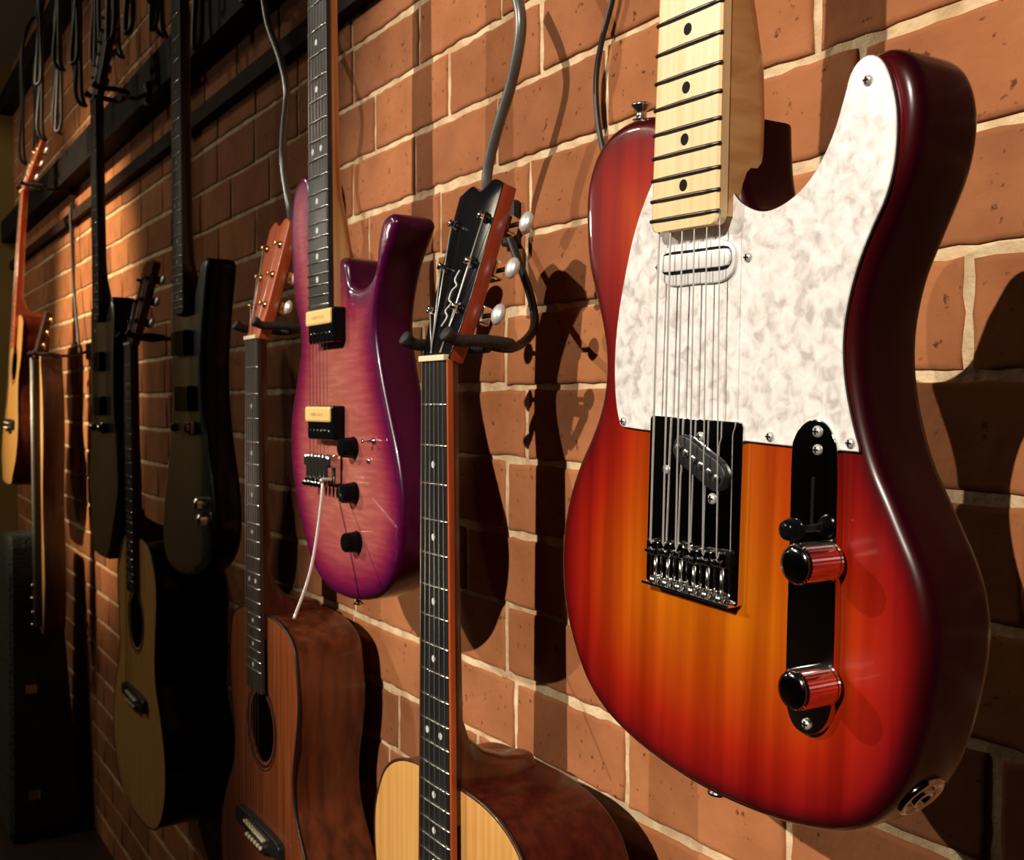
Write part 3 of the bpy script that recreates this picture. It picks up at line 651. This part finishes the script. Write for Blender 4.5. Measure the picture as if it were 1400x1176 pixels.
# ------------------------------------------------------------------ 2. purple double cutaway
def electric(name, label, Mx, out, mface, mrim, L, zend, yt, nf, mboard, mneck, zj, mfret=None, dotm=None, step=.006, r=.008, nut_w=.043, end_w=.057, depth=.044, thick=.022, tun=None, hs=HS_IN, tu=TU_IN, mh=None, tilt=10):
    t = tracer(Mx); T = thing(name, label, 'guitar', Mx)
    P = resample(smooth2([t(*p) for p in out], 5), .005)
    if area(P) < 0: P = P[::-1]
    plate('body', P, 0, depth, mface, T, r, mrim=mrim, step=step, edgeattr=True, nseg=4)
    neck(T, L, zend, nut_w, end_w, yt, nf, mboard, mneck, zjoin=zj, mfret=mfret, mdot=dotm, thick=thick, nutm=M['blackm'])
    headstock(T, L, nut_w, yt, hs, tilt, mh or mrim, mneck, tuners=tu, mt=tun)
    return T, t
def purple():
    Mx = frame(452, 640, .440); t = tracer(Mx)
    out = [(440, 352), (431, 330), (426, 285), (423, 255), (417, 240), (411, 241), (403, 254), (398, 280), (396, 320), (398, 370), (402, 415), (408, 450), (409, 480), (404, 520), (398, 560), (396, 600), (398, 645), (405, 690), (415, 735), (427, 775), (445, 803), (470, 818), (495, 821), (518, 813), (536, 790), (546, 755), (550, 710), (548, 665), (541, 618), (531, 570), (521, 520), (514, 475), (512, 440), (516, 400), (524, 360), (534, 330), (541, 305), (538, 294), (530, 292), (521, 303), (515, 335), (512, 365), (504, 385), (490, 393), (479, 388), (475, 372), (473, 358), (466, 352), (450, 350)]
    T, t = electric('electric_guitar', 'purple quilted electric guitar with cream-topped black pickups and whammy bar', Mx, out, M['purple'], M['purple_rim'], .648, .158, -.014, 24, M['ebony'], M['maple_raw'], t(470, 365)[1], mfret=M['fret'], step=.005, tun=M['blackm'], r=.007)
    strings(T, .0, -.013, .050, .648, .036, -.0152, r=.0003)
    def W(px, py, y=0): x, z = t(px, py, y); return x, z
    for (px, py) in ((451, 446), (450, 578)):
        x, z = W(px, py, -.003); bm = bmesh.new(); box(bm, (x, -.006, z), (.070, .016, .036), .003); k = bobj('pickup', bm, M['black'], T)
        bm = bmesh.new(); box(bm, (x-.003, -.0130, z+.0088), (.068, .006, .0165), .0025); k2 = bobj('cream_bobbin', bm, M['cream'], k, label='cream bobbin cover')
        bm = bmesh.new()
        for i in range(7): box(bm, (x-.018+i*.005, -.01615, z+.0088), (.0032, .0003, .003))
        bobj('bobbin_marking', bm, M['maple_raw'], k2)
        for i in range(6):
            bm = bmesh.new(); lathe(bm, [(.0022, 0), (.0022, .0008), (.0012, .001)], ((i/5-.5)*.05+x, -.0138, z-.009), n=10); bobj('pole_piece', bm, M['darkchrome'], k, True)
    for (px, py) in ((488, 612), (489, 674), (493, 741)):
        x, z = W(px-6, py, -.002); bm = bmesh.new(); lathe(bm, [(.0105, 0), (.0112, .001), (.0105, .003), (.0095, .014), (.0085, .0155), (.004, .016)], (x, 0, z), n=36, flute=.02); bobj('control_knob', bm, M['black'], T)
    # vibrato bridge
    x, z = W(447, 640, -.004); bm = bmesh.new(); box(bm, (x, -.006, z), (.066, .008, .030), .002)
    for s in (-1, 1): box(bm, (x+s*.031, -.010, z+.008), (.008, .014, .012), .0025)
    br = bobj('vibrato_bridge', bm, M['brush'], T)
    for i in range(6):
        bm = bmesh.new(); box(bm, (x+(i/5-.5)*.050, -.0125, z+.002), (.0085, .008, .024), .0015); bobj('saddle', bm, M['brush'], br)
        bm = bmesh.new(); lathe(bm, [(.003, 0), (.0035, .002), (.003, .009), (.001, .0095)], (x+(i/5-.5)*.050, -.014, z-.012), axis=(0, -.8, -.6), n=12); bobj('fine_tuner', bm, M['darkchrome'], br, True)
    a = Vector((x+.030, -.012, z-.010)); inv = Mx.inverted()
    p1 = inv @ at(441, 668, .418); p2 = inv @ at(433, 735, .395); p3 = inv @ at(422, 790, .375); p4 = inv @ at(402, 846, .352)
    bm = bmesh.new(); pts = catmull([a, (a+p1)/2+Vector((0, -.006, .004)), p1, p2, p3, p4], 6); tube(bm, pts, .0016, 10); bar = bobj('whammy_bar', bm, M['lit'], T, True)
    x, z = W(512, 603); bm = bmesh.new(); lathe(bm, [(.004, 0), (.003, .002), (.0012, .003), (.001, .011), (.0022, .013)], (x, 0, z), n=12); bobj('toggle_switch', bm, M['brush'], T, True)
    x, z = W(505, 630); bm = bmesh.new(); lathe(bm, [(.003, 0), (.0026, .002)], (x, 0, z), n=12); bobj('screw', bm, M['brush'], T, True)
    for px, py, ax in ((420, 243, (0, 0, 1)), (466, 818, (0, 0, -1))):
        x, z = W(px, py); bm = bmesh.new(); lathe(bm, [(.0055, -.001), (.003, .001), (.003, .006), (.006, .009), (.003, .010)], (x, .02, z-.001*ax[2]), axis=ax, n=14); bobj('strap_button', bm, M['brush'], T, True)
    return T, Mx
PT_, PM = purple()

# ------------------------------------------------------------------ 3. natural top acoustic, nearest of the low row
def place_nut(px, py, D, L, yaw=0, roll=0, tilt=0):
    """frame whose nut (z = L) sits at the pixel's point"""
    Rm = Euler((R(tilt), R(roll), R(yaw)), 'XYZ').to_matrix().to_4x4()
    return Matrix.Translation(at(px, py, D) - (Rm @ Vector((0, -.011, L)))) @ Rm
squig = [(-.004, .026), (.002, .034), (-.004, .040), (.003, .046), (-.003, .050), (-.002, .058), (.004, .062), (-.002, .068), (.002, .076)]
NM = place_nut(592, 494, .423, .650)
nat = acoustic('acoustic_guitar', 'natural spruce top acoustic guitar with black-faced headstock, cut off by the bottom edge', NM, M['spruce'], M['redwood'], M['mahog_side'], M['ebony'], M['black'], M['rust'], L=.650, top=.292, depth=.098, mtun=M['chrome'], logo=squig, bind=M['walnut'], binding=M['orange'], tilt=17)
# ------------------------------------------------------------------ 4. mahogany acoustic
HM = place_nut(343, 464, .452, .645)
mah = acoustic('acoustic_guitar', 'all-mahogany acoustic guitar with orange-brown headstock below the purple electric', HM, M['mahog'], M['mahog_side'], M['redwood'], M['rosewood'], M['orange'], M['orange'], L=.645, top=.288, depth=.090, outline=acoustic_outline(.288, .262, .225, .36, .48), mtun=M['gold'], tilt=14, shr=.046, sh=.150)
# ------------------------------------------------------------------ 5. charcoal electric
def charcoal():
    Mx = frame(256, 588, .440); t = tracer(Mx)
    out = [(240, 420), (236, 395), (233, 400), (231, 430), (233, 480), (235, 540), (233, 590), (228, 640), (223, 690), (222, 735), (227, 765), (240, 783), (258, 788), (275, 780), (287, 755), (291, 715), (288, 665), (281, 610), (276, 560), (274, 500), (277, 440), (281, 390), (283, 360), (279, 352), (273, 358), (268, 385), (262, 415), (254, 425)]
    T, t = electric('electric_guitar', 'charcoal grey electric guitar with black rim, hanging left of the mahogany acoustic', Mx, out, M['charcoal'], M['black'], .648, t(245, 432)[1], -.013, 22, M['ebony'], M['walnut'], t(250, 428)[1], mfret=M['fret'], tun=M['darkchrome'])
    strings(T, 0, -.012, .05, .648, .036, -.0145, r=.0004)
    for px, py in ((252, 470), (257, 545)):
        x, z = t(px, py); bm = bmesh.new(); box(bm, (x, -.005, z), (.075, .012, .038), .003); bobj('pickup', bm, M['black'], T)
    x, z = t(259, 585); bm = bmesh.new(); box(bm, (x, -.006, z), (.085, .012, .020), .002)
    for s in (-1, 1): box(bm, (x+s*.036, -.010, z), (.010, .016, .012), .003)
    bobj('bridge', bm, M['darkchrome'], T)
    for px, py in ((279, 690), (283, 712)):
        x, z = t(px, py); bm = bmesh.new(); lathe(bm, [(.011, 0), (.0105, .012), (.005, .015)], (x, 0, z), n=20); bobj('control_knob', bm, M['brush'], T)
    return T, Mx
CH, CM = charcoal()
# ------------------------------------------------------------------ 6. angular dark electric
def angular():
    Mx = frame(141, 590, .440); t = tracer(Mx)
    out = [(127, 420), (124, 430), (124, 500), (125, 580), (122, 650), (125, 700), (127, 752), (127, 752), (136, 760), (147, 765), (147, 765), (153, 735), (158, 700), (162, 670), (162, 670), (160, 620), (156, 570), (155, 500), (156, 440), (152, 405), (152, 405), (148, 420), (144, 432), (135, 432)]
    T, t = electric('electric_guitar', 'dark grey angular electric guitar far along the wall beside the lit bricks', Mx, out, M['charcoal'], M['blackm'], .648, t(138, 440)[1], -.013, 22, M['ebony'], M['walnut'], t(140, 436)[1], mfret=M['fret'], tun=M['darkchrome'], r=.005)
    for px, py in ((138, 495), (139, 555)):
        x, z = t(px, py); bm = bmesh.new(); box(bm, (x, -.005, z), (.075, .012, .038), .003); bobj('pickup', bm, M['black'], T)
    x, z = t(141, 585); bm = bmesh.new(); box(bm, (x, -.006, z), (.085, .012, .020), .002)
    for s in (-1, 1): box(bm, (x+s*.036, -.010, z), (.010, .016, .012), .003)
    bobj('bridge', bm, M['darkchrome'], T)
    strings(T, 0, -.012, .05, .648, .036, -.0145, r=.0004)
    return T, Mx
AN, AM = angular()
# ------------------------------------------------------------------ 7. black sided acoustic
BM = place_nut(174, 472, .447, .648)
blk = acoustic('acoustic_guitar', 'acoustic guitar with pale top and glossy black sides under the charcoal electric', BM, M['spruce'], M['black'], M['redwood'], M['rosewood'], M['redwood'], M['redwood'], L=.648, top=.296, depth=.108, outline=acoustic_outline(.296, .30, .27, .40, .52), mtun=M['darkchrome'], tilt=14)
# ------------------------------------------------------------------ 8. narrow walnut instrument
def dulcimer():
    Mx = frame(57, 860, .452); t = tracer(Mx)
    zt = t(57, 486)[1]; H = [(.02, zt), (.024, zt-.03), (.044, zt-.10), (.050, zt-.17), (.045, zt-.26), (.030, zt-.36), (.034, zt-.46), (.046, zt-.56), (.048, zt-.63), (.028, .01), (.012, -.012)]
    T = thing('dulcimer', 'slim dark brown stringed instrument with gold tuners at the far left of the brick wall', 'stringed instrument', Mx)
    P = resample(smooth2(H + [(-x, z) for x, z in H[::-1]], 4), .01)
    plate('body', P, 0, .056, M['maple_raw'], T, .003, mrim=M['walnut'], step=.03)
    bm = bmesh.new(); box(bm, (0, -.008, zt/2), (.034, .016, zt-.02), .002); bobj('fingerboard', bm, M['rosewood'], T)
    for k in range(1, 15):
        bm = bmesh.new(); z = .03+(zt-.05)*2**(-k/9); tube(bm, [(-.016, -.0165, z), (.016, -.0165, z)], .0012, 6); bobj('fret', bm, M['fret'], T)
    bm = bmesh.new(); box(bm, (0, .012, zt+.055), (.036, .022, .13), .004, Matrix.Rotation(R(-14), 3, 'X')); bobj('headstock', bm, M['walnut'], T)
    for i in range(3):
        for s in (-1, 1):
            bm = bmesh.new(); z = zt+.025+.034*i; y = .008+.009*i; tube(bm, [(s*.012, y, z), (s*.030, y, z)], .0025, 8); r = bmesh.ops.create_icosphere(bm, subdivisions=2, radius=1)
            for v in r['verts']: v.co = Vector((v.co.x*.008+s*.036, v.co.y*.004+y, v.co.z*.010+z))
            bobj('tuner', bm, M['gold'], T, True)
    for i in range(4):
        bm = bmesh.new(); lathe(bm, [(.005, 0), (.006, .004), (.004, .009), (.001, .011)], (.0+.012*(i % 2)-.006, 0-.016, .012+.036*i), n=12); bobj('string_pin', bm, M['gold'], T, True)
    for i in range(3):
        bm = bmesh.new(); tube(bm, [((i-1)*.01, -.018, .01), ((i-1)*.01, -.019, zt-.005)], .0006, 5); bobj('string', bm, M['string'], T, True)
    return T, Mx
DU, DM = dulcimer()
# ------------------------------------------------------------------ 9. small acoustic at the far left
LM = place_nut(29, 262, .443, .655, tilt=-4)
far = acoustic('acoustic_guitar', 'small acoustic guitar with yellow-lit top and dark red sides at the far left edge', LM, M['spruce'], M['redwood'], M['orange'], M['orange'], M['orange'], M['orange'], L=.655, top=.305, depth=.070, outline=acoustic_outline(.305, .25, .20, .31, .475), mtun=M['gold'], tilt=14, shr=.044, sh=.14)

# ------------------------------------------------------------------ hangers
def hanger(label, Mx, L, zw=.02, wall=0.0, pts=None, yoke_w=.036, drop=0.0, r=.0042, rail=False):
    N = Mx @ Vector((0, -.006, L+.016)); T = thing('wall_hanger', label, 'wall hanger', Matrix.Translation((N.x, N.y, N.z)), 'padded hangers holding the guitars')
    back = .055
    for s in (-1, 1):
        bm = bmesh.new(); p = catmull([(s*.010, back, -.002), (s*yoke_w, back-.006, -.002), (s*(yoke_w+.003), back*.5, 0), (s*(yoke_w+.001), -.002, 0), (s*(yoke_w+.001), -.014, .006)], 6)
        tube(bm, p, [r*1.25]*(len(p)-5)+[r*1.3, r*1.55, r*1.6, r*1.6, r*1.45], 12); bobj('prong', bm, M['rubber'], T, True)
    if pts is None:
        yw = -N.y + (-.050 if rail else -.004)
        pts = [(0, back, -.002), (0, back+.012, -.002), (0, (back+yw)/2, 0), (0, yw-.004, .012)]
    else: pts = [(0.0, back, -.002)] + [tuple(at(a, b, d)-Vector((N.x, N.y, N.z))) for a, b, d in pts]
    bm = bmesh.new(); tube(bm, catmull(pts, 6), r, 10); bobj('arm', bm, M['blackm'], T, True)
    e = pts[-1]; yw = -N.y + (-.050 if rail else -.004)
    bm = bmesh.new(); box(bm, (e[0], yw-.004, e[2]), (.026, .009, .045), .003); pl = bobj('mounting_plate', bm, M['blackm'], T)
    for dz in (-.014, .014):
        bm = bmesh.new(); lathe(bm, [(.004, 0), (.0025, .002)], (e[0], yw-.0085, e[2]+dz), n=10); bobj('screw', bm, M['brush'], pl, True)
    return T
hanger('black yoke hanger with a bent arm holding the natural spruce acoustic', NM, .650, pts=[(700, 476, .49), (722, 462, .525), (731, 440, .55), (724, 400, .56), (706, 350, .565), (690, 305, .57)])
hanger('black yoke hanger holding the mahogany acoustic', HM, .645)
hanger('black yoke hanger holding the black-sided acoustic', BM, .648)
hanger('black hanger at the rail holding the charcoal electric', CM, .648, rail=True)
hanger('black hanger at the rail holding the angular dark electric', AM, .648, rail=True)
hanger('black yoke hanger above the slim dark brown instrument', DM, tracer(DM)(57, 486)[1]-.012, yoke_w=.030)
hanger('black hanger holding the small acoustic at the far left edge', LM, .655)
hanger('black hanger holding the purple electric above the frame', PM, .648, rail=True)
hanger('black hanger holding the sunburst electric above the frame', TM, .648, rail=True)

# ------------------------------------------------------------------ cables
def cable(label, pts, r, m, group=None, name='hanging_cable', per=8):
    bm = bmesh.new(); O = Vector(pts[0]); tube(bm, [p-O for p in catmull(pts, per)], r, 8); o = bobj(name, bm, m, None, True); o.location = O
    return tag(o, label, 'cable', group)
cable('thick grey cable curving down to the natural acoustic headstock', [at(684, -60, .515), at(705, -10, .515), at(712, 40, .515), at(700, 110, .517), at(682, 170, .517), at(668, 225, .517), at(666, 262, .518), at(676, 300, .53)], .0052, M['cable'])
cable('grey cable hanging beside the purple electric guitar', [at(352, -60, .50), at(361, 0, .50), at(368, 38, .50), at(383, 80, .50), at(392, 125, .50), at(388, 180, .50), at(387, 225, .50), at(396, 285, .50), at(402, 330, .51)], .0050, M['cable'])
cable('thin black wire running down the wall left of the sunburst guitar', [at(842, -30, .572), at(836, 5, .572), at(822, 60, .572), at(815, 110, .572), at(818, 170, .572), at(832, 240, .572)], .0026, M['cableb'])
cable('thin dark cable hanging at the lit bricks beside the angular electric', [at(96, 280, .56), at(100, 380, .56), at(104, 430, .56), at(110, 500, .56), at(112, 620, .56), at(116, 700, .56)], .004, M['cableb'])
random.seed(11)
lab = 'one of the dark looped cables crowded above the black rail'
for i in range(58):
    x = -.48/math.tan(AZ+math.atan((33+i*6.6-700)/FP)) + random.uniform(-.006, .006); y = -(.062, .112, .087, .137)[i % 4]
    zt = 1.03+1.13; ln = random.uniform(.30, .56); w = random.uniform(.008, .016)*(1 if i < 26 else .45)
    if min(abs(x-CM.translation.x), abs(x-AM.translation.x), abs(x-LM.translation.x)) < .085: continue
    s = random.choice((-1, 1)); pts = [(x-w*.3, -.047, zt), (x-w*.5, y+.03, zt+.012), (x-w, y, zt-.10), (x-w*1.1+random.uniform(-.02, .02), y, zt-ln*.6), (x-w*.6, y-.01, zt-ln*.93), (x, y-.01*s, zt-ln), (x+w*.7, y, zt-ln*.93), (x+w*1.1+random.uniform(-.02, .02), y, zt-ln*.55), (x+w*.8, y, zt-.08), (x+w*.2, y+.03, zt+.010), (x+w*.2, -.047, zt)]
    cable(lab, pts, random.choice((.004, .005)), random.choice((M['cableb'], M['cableb'], M['cablebr'])), 'looped cables hung above the black rail', per=6)

# ------------------------------------------------------------------ case standing on the floor at the far left
def case():
    B = at(58, 1128, .33); base = Vector((at(50, 1118, .34).x, -.585+.34, 0))
    # upright case, wider at its foot, facing the room
    d = ray(34, 1118); tt = (FL-CAM.z)/d.z; foot = CAM + d*tt
    T = thing('instrument_case', 'dark speckled upright case standing on the floor at the bottom left', 'instrument case', Matrix.Translation(foot) @ Euler((0, 0, R(0))).to_matrix().to_4x4())
    fr = (foot-CAM).y
    def wide(z, w0, w1, d0, d1, zb=.82): k = z/zb; return (w0+(w1-w0)*k)/2, d0+(d1-d0)*k
    bm = bmesh.new(); rs = []
    for z, a, b in ((.012, .0, 0), (.03, .006, 0), (.36, 0, 0), (.78, 0, 0), (.805, -.006, 0), (.812, -.02, 0)):
        w, dd = wide(z, .38, .17, .17, .11); w += a
        rs.append([bm.verts.new(p) for p in ((-w, -dd*.3, z), (-w+.01, -dd*.3-.01, z), (w-.01, -dd*.3-.01, z), (w, -dd*.3, z), (w, dd*.7, z), (-w, dd*.7, z))])
    for p, q in zip(rs, rs[1:]):
        for i in range(6):
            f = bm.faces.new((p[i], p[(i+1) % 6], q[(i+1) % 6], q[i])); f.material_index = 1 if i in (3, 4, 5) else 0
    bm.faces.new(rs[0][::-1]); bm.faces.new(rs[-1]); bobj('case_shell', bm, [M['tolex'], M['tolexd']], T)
    for x in (-.17, .17):
        bm = bmesh.new(); lathe(bm, [(.014, 0), (.016, .012)], (x, 0, 0), axis=(0, 0, 1), n=14); bobj('rubber_foot', bm, M['rubber'], T)
    for z in (.12, .40):
        bm = bmesh.new(); w, dd = wide(z, .38, .17, .17, .11); box(bm, (w+.003, 0, z), (.008, .03, .025), .002); bobj('latch', bm, M['brush'], T)
    bm = bmesh.new(); tube(bm, catmull([(.10, .02, .70), (.145, .02, .68), (.155, .02, .60), (.125, .02, .57)], 5), .006, 8); bobj('handle', bm, M['rubber'], T)
    return T
case()

# ------------------------------------------------------------------ lights
def spot(name, loc, tgt, power, col, size, blend, rad=.03):
    l = bpy.data.lights.new(name, 'SPOT'); l.energy = power; l.color = col; l.spot_size = R(size); l.spot_blend = blend; l.shadow_soft_size = rad
    o = bpy.data.objects.new(name, l); C.objects.link(o); o.location = loc
    o.rotation_euler = (Vector(tgt)-Vector(loc)).to_track_quat('-Z', 'Y').to_euler(); return o
LC = (1, .90, .77)
spot('track_spot_right', (1.75, -7.0, 4.9), (-.42, 0, 1.0), 2900, LC, 14.6, .42, .035)
spot('track_spot_left', (-4.0, -4.2, 3.25), (-.45, 0, 1.0), 640, LC, 17.5, .5, .022)
spot('fill_spot_middle', (-1.9, -3.6, 3.25), (-2.2, 0, 1.0), 20, (1, .86, .66), 42, .9, .03)  # unseen fill spot, added to lift the dark mid-left bricks
spot('track_spot_far', (-3.0, -2.6, 3.2), (-3.05, 0, 1.22), 1000, (1, .80, .50), 22, .8, .03)
pl = bpy.data.lights.new('fill_point_high', 'POINT'); pl.energy = 36; pl.color = (1, .88, .66); pl.shadow_soft_size = .12  # unseen point light, added as ambient fill for the left side
o = bpy.data.objects.new('fill_point_high', pl); C.objects.link(o); o.location = (-3.5, -1.9, 2.9)
p2 = bpy.data.lights.new('fill_point_low', 'POINT'); p2.energy = 13; p2.color = (1, .9, .74); p2.shadow_soft_size = .06  # second unseen fill light, added to brighten the soffit underside
o = bpy.data.objects.new('fill_point_low', p2); C.objects.link(o); o.location = (-3.95, -1.7, 1.75)
w = bpy.data.worlds.new('World'); bpy.context.scene.world = w; w.use_nodes = True
w.node_tree.nodes['Background'].inputs[0].default_value = (.02, .018, .015, 1); w.node_tree.nodes['Background'].inputs[1].default_value = 1

# ------------------------------------------------------------------ camera
cd = bpy.data.cameras.new('camera'); cam = bpy.data.objects.new('camera', cd); C.objects.link(cam)
cd.sensor_width = 36; cd.lens = 36*FP/1400; cd.clip_start = .02
cam.matrix_world = Matrix.Translation(CAM) @ Matrix((rt, up, -fw)).transposed().to_4x4()
cd.dof.use_dof = True; cd.dof.focus_distance = .66; cd.dof.aperture_fstop = 20
bpy.context.scene.camera = cam
sc = bpy.context.scene
sc.view_settings.view_transform = 'Standard'; sc.view_settings.look = 'None'; sc.view_settings.gamma = 1; sc.view_settings.exposure = 0
